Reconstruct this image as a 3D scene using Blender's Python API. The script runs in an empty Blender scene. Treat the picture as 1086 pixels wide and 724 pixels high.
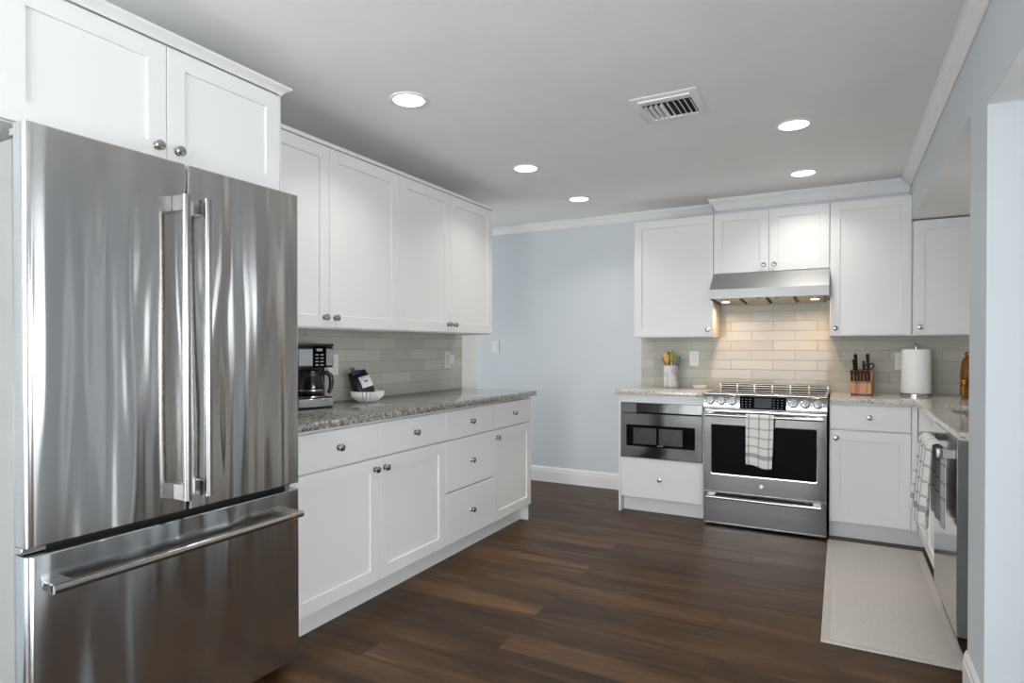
import bpy, bmesh, math, random
from mathutils import Vector, Matrix
random.seed(7)
PI = math.pi
S = bpy.context.scene
COL = S.collection

# ------------------------------------------------------------------ camera, sky, light, exposure
cam = bpy.data.objects.new('camera', bpy.data.cameras.new('camera'))
COL.objects.link(cam)
cam.data.sensor_fit = 'HORIZONTAL'
cam.data.sensor_width = 36.0
cam.data.lens = 643.02 / 1086 * 36
cam.data.shift_y = 11.46 / 1086
cam.data.clip_start = 0.02
cam.location = (0, 0, 1.2212)
cam.rotation_euler = (PI / 2 - 0.0082, 0, 0.4969)
S.camera = cam

S.view_settings.view_transform = 'Standard'
S.view_settings.look = 'None'
S.view_settings.gamma = 1.0
S.view_settings.use_curve_mapping = False
S.view_settings.exposure = 0.17

world = bpy.data.worlds.new('sky')
S.world = world
world.use_nodes = True
bg = world.node_tree.nodes['Background']
bg.inputs[0].default_value = (0.86, 0.93, 1.0, 1)
bg.inputs[1].default_value = 2.4


def area_light(name, loc, aim, sx, sy, power, color, spread=180):
    d = bpy.data.lights.new(name, 'AREA')
    d.shape = 'RECTANGLE'
    d.size, d.size_y = sx, sy
    d.energy = power
    d.color = color
    d.spread = math.radians(spread)
    o = bpy.data.objects.new(name, d)
    COL.objects.link(o)
    o.location = loc
    v = Vector(aim)
    o.rotation_euler = v.to_track_quat('-Z', 'Y').to_euler()
    return o


DAY = (0.96, 0.985, 1.0)
# added fill lights: behind the camera, next room, hall; daylight at the sink window
# (rear and side ones tipped up to brighten the ceiling)
area_light('rear_fill_light', (-1.0, -3.62, 1.2), (0, 1, 1.0), 2.7, 1.85, 184, DAY)
area_light('side_fill_light', (4.12, -1.1, 1.12), (-1, 0, 1.5), 4.0, 2.0, 192, DAY)
area_light('hall_fill_light', (-4.38, 4.0, 1.3), (1, 0.1, 0.1), 1.7, 1.7, 28, DAY)  # added to brighten the back wall; the hall has no window
area_light('sink_window_daylight', (1.12, 3.41, 1.5), (-1, 0, 0), 0.42, 0.72, 2.0, DAY)


# ------------------------------------------------------------------ materials
def lin(c):
    return tuple((x / 12.92 if x <= 0.04045 else ((x + 0.055) / 1.055) ** 2.4) for x in [v / 255 for v in c]) + (1,)


class Nodes:
    def __init__(s, name):
        s.m = bpy.data.materials.new(name)
        s.m.use_nodes = True
        s.t = s.m.node_tree
        s.b = s.t.nodes['Principled BSDF']

    def n(s, typ, **kw):
        o = s.t.nodes.new(typ)
        for k, v in kw.items():
            if hasattr(o, k):
                setattr(o, k, v)
            else:
                o.inputs[k].default_value = v
        return o

    def l(s, a, b):
        s.t.links.new(a, b)

    def coord(s, scale=(1, 1, 1), kind='Object', rot=(0, 0, 0)):
        tc = s.n('ShaderNodeTexCoord')
        mp = s.n('ShaderNodeMapping')
        mp.inputs['Scale'].default_value = scale
        mp.inputs['Rotation'].default_value = rot
        s.l(tc.outputs[kind], mp.inputs['Vector'])
        return mp.outputs['Vector']

    def noise(s, vec, scale, detail=3, rough=0.5):
        o = s.n('ShaderNodeTexNoise')
        o.inputs['Scale'].default_value = scale
        o.inputs['Detail'].default_value = detail
        o.inputs['Roughness'].default_value = rough
        s.l(vec, o.inputs['Vector'])
        return o.outputs['Fac']

    def ramp(s, fac, stops, interp='LINEAR'):
        o = s.n('ShaderNodeValToRGB')
        o.color_ramp.interpolation = interp
        e = o.color_ramp.elements
        while len(e) < len(stops):
            e.new(0.5)
        for i, (p, c) in enumerate(stops):
            e[i].position = p
            e[i].color = c if len(c) == 4 else tuple(c) + (1,)
        s.l(fac, o.inputs['Fac'])
        return o.outputs['Color']

    def mix(s, fac, a, b, mode='MIX'):
        o = s.n('ShaderNodeMix')
        o.data_type = 'RGBA'
        o.blend_type = mode
        for val, sock in ((fac, o.inputs[0]), (a, o.inputs[6]), (b, o.inputs[7])):
            if isinstance(val, (int, float)):
                sock.default_value = val
            elif isinstance(val, tuple):
                sock.default_value = val
            else:
                s.l(val, sock)
        return o.outputs[2]

    def math(s, op, a, b=0.0):
        o = s.n('ShaderNodeMath')
        o.operation = op
        for val, sock in ((a, o.inputs[0]), (b, o.inputs[1])):
            if isinstance(val, (int, float)):
                sock.default_value = val
            else:
                s.l(val, sock)
        return o.outputs[0]

    def bump(s, h, strength, dist=0.01):
        o = s.n('ShaderNodeBump')
        o.inputs['Strength'].default_value = strength
        o.inputs['Distance'].default_value = dist
        s.l(h, o.inputs['Height'])
        s.l(o.outputs['Normal'], s.b.inputs['Normal'])

    def base(s, c):
        if isinstance(c, tuple):
            s.b.inputs['Base Color'].default_value = c
        else:
            s.l(c, s.b.inputs['Base Color'])


def mat(name, color, rough=0.5, metal=0.0, bump=None, var=0.0, vscale=8, **kw):
    N = Nodes(name)
    N.b.inputs['Roughness'].default_value = rough
    N.b.inputs['Metallic'].default_value = metal
    for k, v in kw.items():
        N.b.inputs[k.replace('_', ' ')].default_value = v
    v = N.coord()
    f = N.noise(v, vscale, 3)
    c = color if len(color) == 4 else tuple(color) + (1,)
    if var:
        lo = tuple(x * (1 - var) for x in c[:3]) + (1,)
        hi = tuple(min(1, x * (1 + var)) for x in c[:3]) + (1,)
        N.base(N.ramp(f, [(0.3, lo), (0.7, hi)]))
    else:
        N.base(c)
    if bump:
        N.bump(N.noise(v, bump[0], 3), bump[1], 0.005)
    return N.m


M = {}
M['cabinet'] = mat('cabinet_white_paint', (0.79, 0.79, 0.782), 0.32, var=0.008, vscale=3)
M['trim'] = mat('trim_white_paint', (0.87, 0.87, 0.865), 0.35, var=0.01, vscale=3)
M['wall'] = mat('wall_blue_paint', (0.66, 0.70, 0.729), 0.6, bump=(260, 0.05), var=0.01, vscale=2)
M['ceiling'] = mat('ceiling_white_paint', (0.92, 0.92, 0.915), 0.7, bump=(45, 0.12), var=0.015, vscale=3)
M['plastic_white'] = mat('white_plastic', (0.82, 0.82, 0.8), 0.3, var=0.01)
M['plastic_black'] = mat('black_plastic', (0.012, 0.012, 0.014), 0.3, var=0.1)
M['dark_gap'] = mat('dark_rubber', (0.006, 0.006, 0.006), 0.7, var=0.1)
M['black_glass'] = mat('black_glass', (0.004, 0.004, 0.004), 0.06, var=0.05)
M['black_glass'].node_tree.nodes['Principled BSDF'].inputs['Specular IOR Level'].default_value = 0.04
M['display'] = mat('grey_display_glass', (0.05, 0.053, 0.06), 0.15, var=0.05)
M['rail_steel'] = mat('vent_rail_steel', (0.32, 0.29, 0.25), 0.35, 1.0, var=0.03)
M['handle_steel'] = mat('dishwasher_handle_steel', (0.4, 0.4, 0.4), 0.4, 1.0, var=0.03)
M['bar_steel'] = mat('handle_bar_steel', (0.42, 0.415, 0.405), 0.2, 1.0, var=0.03)
M['bracket_steel'] = mat('handle_bracket_steel', (0.55, 0.545, 0.53), 0.2, 1.0, var=0.03)
M['plate_grey'] = mat('grey_plate_finish', (0.035, 0.035, 0.035), 0.25, var=0.2, vscale=60)
M['legend'] = mat('legend_grey_print', (0.42, 0.42, 0.42), 0.5, var=0.02)
M['nickel'] = mat('polished_nickel', (0.46, 0.44, 0.41), 0.16, 1.0, var=0.03)
M['chrome'] = mat('chrome', (0.75, 0.75, 0.76), 0.08, 1.0, var=0.02)
M['copper'] = mat('copper_band', (0.72, 0.40, 0.24), 0.25, 1.0, var=0.03)
M['ivory_metal'] = mat('fridge_side_grey_paint', (0.27, 0.27, 0.262), 0.4, var=0.02)
M['paper'] = mat('white_paper', (0.88, 0.88, 0.87), 0.8, bump=(160, 0.15), var=0.01)
M['marble'] = None
M['bounce_floor'] = mat('pale_bounce_tile', (.7, .68, .65), .5, var=.03)  # pale colour invented to bounce light up to the ceiling
M['steel_plain'] = mat('satin_steel', (0.58, 0.58, 0.58), 0.18, 1.0, var=0.03)
M['wood_light'] = mat('beech_wood', lin((222, 170, 108)), 0.5, var=0.12, vscale=30)
M['wood_mid'] = mat('olive_wood', lin((176, 112, 48)), 0.5, var=0.15, vscale=30)
M['green'] = mat('green_silicone', lin((122, 142, 20)), 0.4, var=0.05)
M['teal'] = mat('teal_silicone', lin((60, 125, 130)), 0.4, var=0.05)
M['yellow'] = mat('yellow_nylon', lin((222, 186, 60)), 0.4, var=0.05)
M['orange'] = mat('orange_nylon', lin((205, 118, 44)), 0.4, var=0.05)
M['navy'] = mat('navy_clip_plastic', lin((40, 52, 105)), 0.35, var=0.05)
M['label'] = mat('bag_label_paper', (0.72, 0.72, 0.75), 0.5, var=0.02)
M['foil_black'] = mat('black_foil_bag', (0.012, 0.012, 0.012), 0.3, bump=(38, 0.6), var=0.1)
M['gold'] = mat('aged_brass', lin((196, 142, 60)), 0.25, 1.0, var=0.06)
M['vent_dark'] = mat('vent_shade_dark', (0.02, 0.02, 0.018), 0.8, var=0.1)
M['amber'] = mat('amber_glass', lin((140, 82, 18)), 0.12, var=0.2, vscale=14)
M['amber'].node_tree.nodes['Principled BSDF'].inputs['Transmission Weight'].default_value = 0.35
M['tea_glass'] = mat('carafe_glass', (0.42, 0.45, 0.45), 0.03, var=0.01)
M['tea_glass'].node_tree.nodes['Principled BSDF'].inputs['Transmission Weight'].default_value = 1.0
M['hood_lamp_amber'] = mat('hood_filter_lamplit_steel', (0.26, 0.21, 0.15), 0.4, 1.0, var=0.05)  # amber of the hood lamps put into the steel colour


def emit(name, color, strength):
    N = Nodes(name)
    f = N.noise(N.coord(), 4)
    N.base(N.ramp(f, [(0, color + (1,)), (1, color + (1,))]))
    N.b.inputs['Emission Color'].default_value = color + (1,)
    N.b.inputs['Emission Strength'].default_value = strength
    return N.m


M['lamp'] = emit('lamp_diffuser', (1.0, 0.985, 0.95), 5.0)
M['lamp_warm'] = emit('hood_lamp_lens', (1.0, 0.8, 0.55), 6.0)


def steel(name, color, rough, wave, along, wscale, brush_axis):
    """brushed stainless sheet: fine brush lines plus slow oil-canning waves"""
    N = Nodes(name)
    N.b.inputs['Metallic'].default_value = 1.0
    sc = [420, 420, 420]
    sc[brush_axis] = 4
    f = N.noise(N.coord(tuple(sc)), 1.0, 2)
    N.base(N.ramp(f, [(0.25, tuple(x * 0.93 for x in color) + (1,)), (0.75, tuple(min(1, x * 1.06) for x in color) + (1,))]))
    r = N.ramp(f, [(0.2, (rough * 0.85,) * 3), (0.8, (rough * 1.2,) * 3)])
    N.l(r, N.b.inputs['Roughness'])
    tg = N.n('ShaderNodeTangent')
    tg.direction_type = 'RADIAL'
    tg.axis = 'Z'
    N.l(tg.outputs[0], N.b.inputs['Tangent'])
    N.b.inputs['Anisotropic'].default_value = 0.8 if wave > .01 else (0.25 if wave else 0.0)
    N.b.inputs['Anisotropic Rotation'].default_value = 0.25
    if wave:
        w = N.noise(N.coord(wscale), 1.0, 1.5, 0.45)
        N.bump(w, 1.0, wave)
    return N.m


M['fridge_steel'] = steel('fridge_brushed_steel', (0.60, 0.592, 0.58), 0.18, 0.04, 2, (6.5, 6.5, 0.6), 1)
M['drawer_steel'] = steel('freezer_brushed_steel', (0.54, 0.57, 0.59), 0.17, 0.04, 2, (5.5, 5.5, 1.1), 1)  # cool tint put in to cancel the brown floor reflection
M['steel'] = steel('appliance_brushed_steel', (0.2, 0.2, 0.197), 0.09, 0.0010, 2, (5, 5, 2.0), 0)
M['steel_y'] = steel('hood_brushed_steel', (0.42, 0.42, 0.418), 0.5, 0.0, 2, (4, 4, 2.0), 0)
M['dish_steel'] = steel('dishwasher_brushed_steel', (0.6, 0.6, 0.6), 0.13, 0.0015, 2, (3, 3, 1.0), 1)


def tile_mat(name, axis, row, du, dv):
    """glossy 3x12 glazed subway tile; axis = horizontal axis of the wall (0 = X, 1 = Y)"""
    N = Nodes(name)
    tc = N.n('ShaderNodeTexCoord')
    sep = N.n('ShaderNodeSeparateXYZ')
    N.l(tc.outputs['Object'], sep.inputs[0])
    cmb = N.n('ShaderNodeCombineXYZ')
    N.l(N.math('ADD', sep.outputs[axis], du), cmb.inputs[0])
    N.l(N.math('ADD', sep.outputs[2], dv), cmb.inputs[1])
    br = N.n('ShaderNodeTexBrick')
    N.l(cmb.outputs[0], br.inputs['Vector'])
    br.inputs['Scale'].default_value = 1.0
    br.inputs['Brick Width'].default_value = 0.302
    br.inputs['Row Height'].default_value = row
    br.inputs['Mortar Size'].default_value = 0.0016
    br.inputs['Mortar Smooth'].default_value = 0.2
    br.inputs['Bias'].default_value = -0.1
    br.inputs['Color1'].default_value = lin((186, 186, 176))
    br.inputs['Color2'].default_value = lin((202, 202, 192))
    br.inputs['Mortar'].default_value = lin((158, 154, 145))
    N.base(br.outputs['Color'])
    r = N.ramp(br.outputs['Fac'], [(0, (0.05,) * 3), (1, (0.6,) * 3)])
    N.l(r, N.b.inputs['Roughness'])
    N.b.inputs['Specular IOR Level'].default_value = 0.16
    w = N.noise(tc.outputs['Object'], 9, 1)
    h = N.math('SUBTRACT', N.math('MULTIPLY', w, 0.25), N.math('MULTIPLY', br.outputs['Fac'], 0.5))
    N.bump(h, 0.5, 0.004)
    return N.m


M['tile_x'] = tile_mat('subway_tile_back', 0, .0743, 0.0, .1389)
M['tile_y'] = tile_mat('subway_tile_left', 1, .0735, .086, .1135)


def granite(name, stops, fleck, dark, k):
    N = Nodes(name)
    v = N.coord()
    a = N.noise(v, 48, 6, 0.7)
    c = N.ramp(a, [(p, lin(q)) for p, q in zip((0.28, 0.43, 0.55, 0.72), stops)])
    b = N.noise(v, 85, 5, 0.7)
    c = N.mix(N.ramp(b, [(0.57, (0, 0, 0)), (0.63, (0.85,) * 3)]), c, lin(fleck))
    d = N.noise(v, 95 if k < .6 else 70, 4)
    c = N.mix(N.ramp(d, [(k, (0, 0, 0)), (k + .05, (0.9,) * 3)]), c, lin(dark))
    N.base(c)
    N.b.inputs['Roughness'].default_value = 0.06
    N.b.inputs['Specular IOR Level'].default_value = 0.75
    return N.m


M['granite'] = granite('grey_speckled_granite', ((70, 69, 66), (120, 119, 114), (160, 158, 152), (200, 198, 193)), (104, 98, 88), (42, 40, 38), .585)
M['granite_pale'] = granite('pale_speckled_granite', ((150, 146, 138), (198, 193, 184), (218, 213, 205), (232, 229, 222)), (168, 152, 134), (46, 42, 40), .615)



def marble():
    N = Nodes('grey_marble')
    v = N.coord((1, 1, 0.5))
    c = N.ramp(N.noise(v, 24, 6, 0.65), [(0.3, lin((150, 148, 150))), (0.5, lin((205, 203, 203))), (0.7, lin((226, 224, 222)))])
    N.base(c)
    N.b.inputs['Roughness'].default_value = 0.35
    return N.m


M['marble'] = marble()


def floor_mat():
    N = Nodes('dark_wood_plank')
    tc = N.n('ShaderNodeTexCoord')
    br = N.n('ShaderNodeTexBrick')
    N.l(tc.outputs['Object'], br.inputs['Vector'])
    br.offset = 0.37
    br.offset_frequency = 3
    br.inputs['Scale'].default_value = 1.0
    br.inputs['Brick Width'].default_value = 1.22
    br.inputs['Row Height'].default_value = 0.152
    br.inputs['Mortar Size'].default_value = 0.0011
    br.inputs['Mortar Smooth'].default_value = 0.3
    br.inputs['Color1'].default_value = (0.0, 0.0, 0.0, 1)
    br.inputs['Color2'].default_value = (1, 1, 1, 1)
    br.inputs['Mortar'].default_value = (0.25, 0.25, 0.25, 1)
    # grain, shifted from plank to plank
    mp = N.n('ShaderNodeMapping')
    mp.inputs['Scale'].default_value = (0.8, 8, 1)
    N.l(tc.outputs['Object'], mp.inputs['Vector'])
    add = N.n('ShaderNodeVectorMath')
    add.operation = 'ADD'
    sc = N.n('ShaderNodeVectorMath')
    sc.operation = 'SCALE'
    N.l(br.outputs['Color'], sc.inputs[0])
    sc.inputs['Scale'].default_value = 17.0
    N.l(mp.outputs['Vector'], add.inputs[0])
    N.l(sc.outputs[0], add.inputs[1])
    g = N.n('ShaderNodeTexNoise')
    g.inputs['Scale'].default_value = 1.6
    g.inputs['Detail'].default_value = 7
    g.inputs['Roughness'].default_value = 0.62
    g.inputs['Distortion'].default_value = 0.6
    N.l(add.outputs[0], g.inputs['Vector'])
    grain = N.ramp(g.outputs['Fac'], [(0.25, lin((39, 26, 15))), (0.45, lin((64, 45, 27))), (0.6, lin((84, 60, 36))), (0.8, lin((110, 81, 50)))])
    g2 = N.noise(N.coord((3, 90, 1)), 1.0, 3, 0.6)
    grain = N.mix(0.55, grain, N.ramp(g2, [(0.3, (0.55, 0.55, 0.55)), (0.7, (1.35, 1.35, 1.35))]), 'MULTIPLY')
    tone = N.ramp(br.outputs['Color'], [(0, (0.74, 0.71, 0.70)), (0.5, (1.05, 1.02, 1.0)), (1, (1.4, 1.33, 1.25))])
    c = N.mix(1.0, grain, tone, 'MULTIPLY')
    c = N.mix(br.outputs['Fac'], c, lin((26, 18, 14)))
    N.base(c)
    rr = N.ramp(g.outputs['Fac'], [(0.3, (0.42,) * 3), (0.8, (0.34,) * 3)])
    N.l(rr, N.b.inputs['Roughness'])
    N.b.inputs['Specular IOR Level'].default_value = 0.22
    h = N.math('SUBTRACT', N.math('MULTIPLY', g.outputs['Fac'], 0.3), br.outputs['Fac'])
    N.bump(h, 0.35, 0.002)
    return N.m


M['floor'] = floor_mat()


def bamboo():
    N = Nodes('bamboo_block_wood')
    f = N.noise(N.coord((60, 4, 4)), 1.0, 4)
    N.base(N.ramp(f, [(0.3, lin((128, 68, 22))), (0.5, lin((172, 104, 42))), (0.7, lin((196, 128, 58)))]))
    N.b.inputs['Roughness'].default_value = 0.35
    return N.m


M['bamboo'] = bamboo()


def mat_fabric():
    N = Nodes('woven_mat_fabric')
    v = N.coord()
    f = N.noise(N.coord((1, 1, 1)), 60, 3)
    w = N.noise(N.coord((90, 400, 1)), 1.0, 2)
    c = N.ramp(w, [(0.3, lin((182, 177, 171))), (0.7, lin((206, 202, 196)))])
    N.base(N.mix(N.ramp(f, [(0.4, (0, 0, 0)), (0.7, (0.35,) * 3)]), c, lin((182, 178, 174))))
    N.b.inputs['Roughness'].default_value = 0.9
    N.bump(w, 0.3, 0.002)
    return N.m


M['mat'] = mat_fabric()


def plaid(name, us, vs, band):
    """white tea towel with thin grey-blue window-pane lines; us / vs = line positions along width / length (metres)"""
    N = Nodes(name)
    uv = N.n('ShaderNodeUVMap')
    sep = N.n('ShaderNodeSeparateXYZ')
    N.l(uv.outputs[0], sep.inputs[0])

    def line(sock, c, w):
        return N.math('LESS_THAN', N.math('ABSOLUTE', N.math('SUBTRACT', sock, c)), w)
    tot = None
    for c in us:
        for d in (-0.0028, 0.0028):
            q = line(sep.outputs[0], c + d, 0.0013)
            tot = q if tot is None else N.math('MAXIMUM', tot, q)
    for c in vs:
        for d in (-0.0028, 0.0028):
            tot = N.math('MAXIMUM', tot, line(sep.outputs[1], c + d, 0.0013))
    wob = N.noise(N.coord(), 300, 2)
    base = N.ramp(wob, [(0.3, lin((222, 221, 217))), (0.7, lin((238, 237, 233)))])
    c = N.mix(N.math('MULTIPLY', tot, 0.85), base, lin((78, 78, 90)))
    if band:
        b = N.math('MULTIPLY', line(sep.outputs[1], band, 0.0135), 0.6)
        c = N.mix(b, c, lin((98, 100, 130)))
    N.base(c)
    N.b.inputs['Roughness'].default_value = 0.9
    N.bump(wob, 0.3, 0.002)
    return N.m


# ------------------------------------------------------------------ mesh helpers
class MB:
    def __init__(s):
        s.bm = bmesh.new()
        s.uv = None

    def _add(s, verts, faces, mtx=None):
        vs = [s.bm.verts.new(mtx @ Vector(v) if mtx else v) for v in verts]
        for f in faces:
            try:
                s.bm.faces.new([vs[i] for i in f])
            except ValueError:
                pass
        return vs

    def box(s, x0, y0, z0, x1, y1, z1, bev=0.0, seg=1):
        x0, x1 = sorted((x0, x1)); y0, y1 = sorted((y0, y1)); z0, z1 = sorted((z0, z1))
        t = bmesh.new()
        bmesh.ops.create_cube(t, size=1)
        for v in t.verts:
            v.co = ((v.co.x + .5) * (x1 - x0) + x0, (v.co.y + .5) * (y1 - y0) + y0, (v.co.z + .5) * (z1 - z0) + z0)
        if bev:
            bmesh.ops.bevel(t, geom=t.edges[:], offset=min(bev, .49 * min(x1 - x0, y1 - y0, z1 - z0)), segments=seg, affect='EDGES', profile=.5)
        s._merge(t)
        return s

    def _merge(s, t, mtx=None):
        t.verts.index_update()
        vs = [s.bm.verts.new(mtx @ v.co if mtx else v.co) for v in t.verts]
        for f in t.faces:
            s.bm.faces.new([vs[v.index] for v in f.verts])
        t.free()

    def rings(s, rings, close=True, cap0=True, cap1=True):
        R = [[s.bm.verts.new(p) for p in r] for r in rings]
        n = len(R[0])
        for a, b in zip(R, R[1:]):
            for i in range(n if close else n - 1):
                j = (i + 1) % n
                s.bm.faces.new((a[i], a[j], b[j], b[i]))
        if cap0:
            s.bm.faces.new(list(reversed(R[0])))
        if cap1:
            s.bm.faces.new(R[-1])
        return s

    def lathe(s, prof, o=(0, 0, 0), axis='z', n=24, flute=None):
        """prof: (radius, height) pairs"""
        o = Vector(o)
        R = []
        for k, (r, h) in enumerate(prof):
            ring = []
            for i in range(n):
                a = 2 * PI * i / n
                rr = max(r, 1e-5)
                if flute:
                    rr *= 1 + flute[k] * (1 if i % 2 else -1)
                c, d = rr * math.cos(a), rr * math.sin(a)
                p = {'z': (c, d, h), '-y': (c, -h, d), 'x': (h, c, d), 'y': (d, h, c), '-x': (-h, d, c)}[axis]
                ring.append(o + Vector(p))
            R.append(ring)
        s.rings(R)
        return s

    def tube(s, pts, r, n=10, cap=True, sx=1.0):
        pts = [Vector(p) for p in pts]
        rs = r if isinstance(r, (list, tuple)) else [r] * len(pts)
        R = []
        up = None
        for i, p in enumerate(pts):
            t = (pts[min(i + 1, len(pts) - 1)] - pts[max(i - 1, 0)]).normalized()
            if up is None:
                up = Vector((0, 0, 1)) if abs(t.z) < .9 else Vector((1, 0, 0))
            a = t.cross(up)
            a.normalize()
            b = a.cross(t).normalized()
            up = b
            R.append([p + (a * math.cos(2 * PI * k / n) * sx + b * math.sin(2 * PI * k / n)) * rs[i] for k in range(n)])
        s.rings(R, True, cap, cap)
        return s

    def prism(s, poly, axis, a0, a1):
        """polygon extruded along an axis; poly in the two other axes"""
        def P(q, a):
            return {'x': (a, q[0], q[1]), 'y': (q[0], a, q[1]), 'z': (q[0], q[1], a)}[axis]
        s.rings([[P(q, a0) for q in poly], [P(q, a1) for q in poly]])
        return s

    def sweep(s, path, prof, close_prof=True):
        """profile (offset to the right of travel, z) swept along a plan polyline with mitred corners"""
        R = []
        for i, p in enumerate(path):
            p = Vector(p)
            d0 = (p - Vector(path[i - 1])).normalized() if i else None
            d1 = (Vector(path[i + 1]) - p).normalized() if i < len(path) - 1 else None
            d0 = d0 or d1
            d1 = d1 or d0
            n0, n1 = Vector((d0.y, -d0.x)), Vector((d1.y, -d1.x))
            m = (n0 + n1)
            m = m / (1 + n0.dot(n1))
            R.append([(p.x + m.x * o, p.y + m.y * o, z) for o, z in prof])
        s.rings(R)
        return s

    def build(s, name, m, parent=None, smooth=True, kind=None):
        bmesh.ops.recalc_face_normals(s.bm, faces=s.bm.faces[:])
        if smooth:
            for f in s.bm.faces:
                f.smooth = True
            for e in s.bm.edges:
                if len(e.link_faces) == 2 and e.calc_face_angle(0) > 0.62:
                    e.smooth = False
        me = bpy.data.meshes.new(name)
        s.bm.to_mesh(me)
        s.bm.free()
        me.materials.append(m if not isinstance(m, str) else M[m])
        o = bpy.data.objects.new(name, me)
        COL.objects.link(o)
        if parent:
            o.parent = parent
        if kind:
            o['kind'] = kind
        return o


def thing(name, label, cat, loc=(0, 0, 0), rz=0.0, group=None):
    o = bpy.data.objects.new(name, None)
    COL.objects.link(o)
    o.empty_display_size = 0.1
    o.location = loc
    o.rotation_euler = (0, 0, rz)
    o['label'] = label
    o['category'] = cat
    if group:
        o['group'] = group
    return o


def tag(o, label, cat, group=None):
    o['label'] = label
    o['category'] = cat
    if group:
        o['group'] = group
    return o


def copy_tree(o, parent=None):
    c = o.copy()
    COL.objects.link(c)
    if parent:
        c.parent = parent
    for ch in list(o.children):
        copy_tree(ch, c)
    return c


def dup(root, loc, rz, label, group=None):
    c = copy_tree(root)
    c.location = loc
    c.rotation_euler = (0, 0, rz)
    c['label'] = label
    if group:
        c['group'] = group
    return c


def struct(mb, name, m, parent=None):
    return mb.build(name, m, parent, smooth=False, kind='structure')


# ------------------------------------------------------------------ measured planes
ZC = 2.35                 # ceiling
XR = 0.4027               # face of the right wall
YB = 5.0                  # back wall
XLW = -2.53               # left wall
XL, XLU = -1.924, -2.214  # left base / upper door faces
YBB, YBU = 4.364, 4.687   # back base / upper door faces
CT, CTB = 0.914, 0.905    # left / back worktop heights

# ------------------------------------------------------------------ the room
struct(MB().box(-4.5, -3.7, -0.1, 4.1, 5.1, 0), 'floor', 'floor')
struct(MB().box(-4.5, -3.7, ZC, 4.1, 5.1, ZC + .1), 'ceiling', 'ceiling')
struct(MB().box(-4.5, YB, 0, 1.2, YB + .1, ZC), 'wall_back', 'wall')
struct(MB().box(XLW - .1, -3.6, 0, XLW, 4.045, ZC), 'wall_left', 'wall')
hall = MB().box(-4.5, 2.9, 0, -4.4, YB, ZC)
hall.box(-4.4, 2.9, 0, XLW - .1, 3.0, ZC)
struct(hall, 'wall_hall', 'wall')
right = MB().box(XR, 2.394, 0, 1.05, 2.678, ZC)              # post between the two openings
right.box(XR, 2.678, 2.052, 1.05, YB, ZC)                    # header over the sink alcove
right.box(XR, -0.7, 1.986, XR + .3, 2.394, ZC)               # header over the near opening
right.box(XR, -3.6, 0, XR + .3, -0.7, ZC)
struct(right, 'wall_right', 'wall')
sof = MB().box(XR + .001, 2.679, 2.049, 1.05, YB - .001, 2.0515)
sof.box(XR + .001, -0.7, 1.983, XR + .299, 2.393, 1.9855)
struct(sof, 'trim_1', 'ceiling')
sink_wall = MB().box(1.05, 2.394, 0, 1.15, 3.2, ZC).box(1.05, 3.62, 0, 1.15, YB, ZC)
sink_wall.box(1.05, 3.2, 0, 1.15, 3.62, 1.14).box(1.05, 3.2, 1.86, 1.15, 3.62, ZC)
struct(sink_wall, 'wall_sink', 'wall')
den = MB().box(1.05, 1.35, 0, 1.15, 2.393, ZC).box(1.15, 2.394, 0, 4.0, 2.494, ZC)  # first box: unseen partition added to keep den light off the jamb
den.box(4.0, -3.6, 0, 4.1, -3.2, ZC).box(4.0, 2.0, 0, 4.1, 2.5, ZC).box(4.0, -3.2, 2.14, 4.1, 2.0, ZC).box(4.0, -3.2, 0, 4.1, 2.0, .1)
struct(den, 'wall_den', 'wall')
struct(MB().box(.72, -3.49, .0005, 3.99, 2.39, .006), 'floor_den_bounce', 'bounce_floor')  # added pale sheet, out of view, throws light onto the ceiling
rear = MB().box(XLW - .1, -3.6, 0, -2.35, -3.5, ZC).box(.55, -3.6, 0, 4.1, -3.5, ZC)
rear.box(-2.35, -3.6, 0, .55, -3.5, .28).box(-2.35, -3.6, 2.14, .55, -3.5, ZC)
struct(rear, 'wall_rear', 'trim')  # unseen wall, made white to add bounce light
struct(MB().box(-.2, -2.2, .0005, XR - .0005, -.9, ZC - .0005), 'wall_light_block', 'trim')  # unseen box added to shield the right jamb from the rear light
struct(MB().box(XLW + .001, -3.49, .0005, -.21, -.9, .006), 'floor_rear_bounce', 'bounce_floor')  # added pale reflector behind the camera, lifts the ceiling light


def window(name, axis, p, a0, a1, z0, z1, n, mid):
    w = MB()

    def bar(b0, b1, c0, c1):
        if axis == 'y':
            w.box(b0, p - .03, c0, b1, p + .03, c1, .004)
        else:
            w.box(p - .03, b0, c0, p + .03, b1, c1, .004)
    bar(a0, a1, z0, z0 + .05); bar(a0, a1, z1 - .05, z1)
    for i in range(n + 1):
        c = a0 + (a1 - a0) * i / n
        bar(max(a0, c - .03), min(a1, c + .03), z0, z1)
    if mid:
        bar(a0, a1, mid - .02, mid + .02)
    struct(w, name, 'trim')


window('added_window_1', 'y', -3.53, -2.35, .55, .28, 2.14, 3, 1.25)  # invented unseen window, an opening for the rear fill light
window('added_window_2', 'x', 4.03, -3.2, 2.0, .1, 2.14, 4, None)  # invented unseen window in front of the side fill light
window('window_3', 'x', 1.09, 3.2, 3.62, 1.14, 1.86, 2, None)

# white cased end of the left wall
cas = MB().box(XLW - .11, 3.85, 0, XLW + .014, 4.062, 2.25, .003)
struct(cas, 'trim_2', 'trim')

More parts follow.
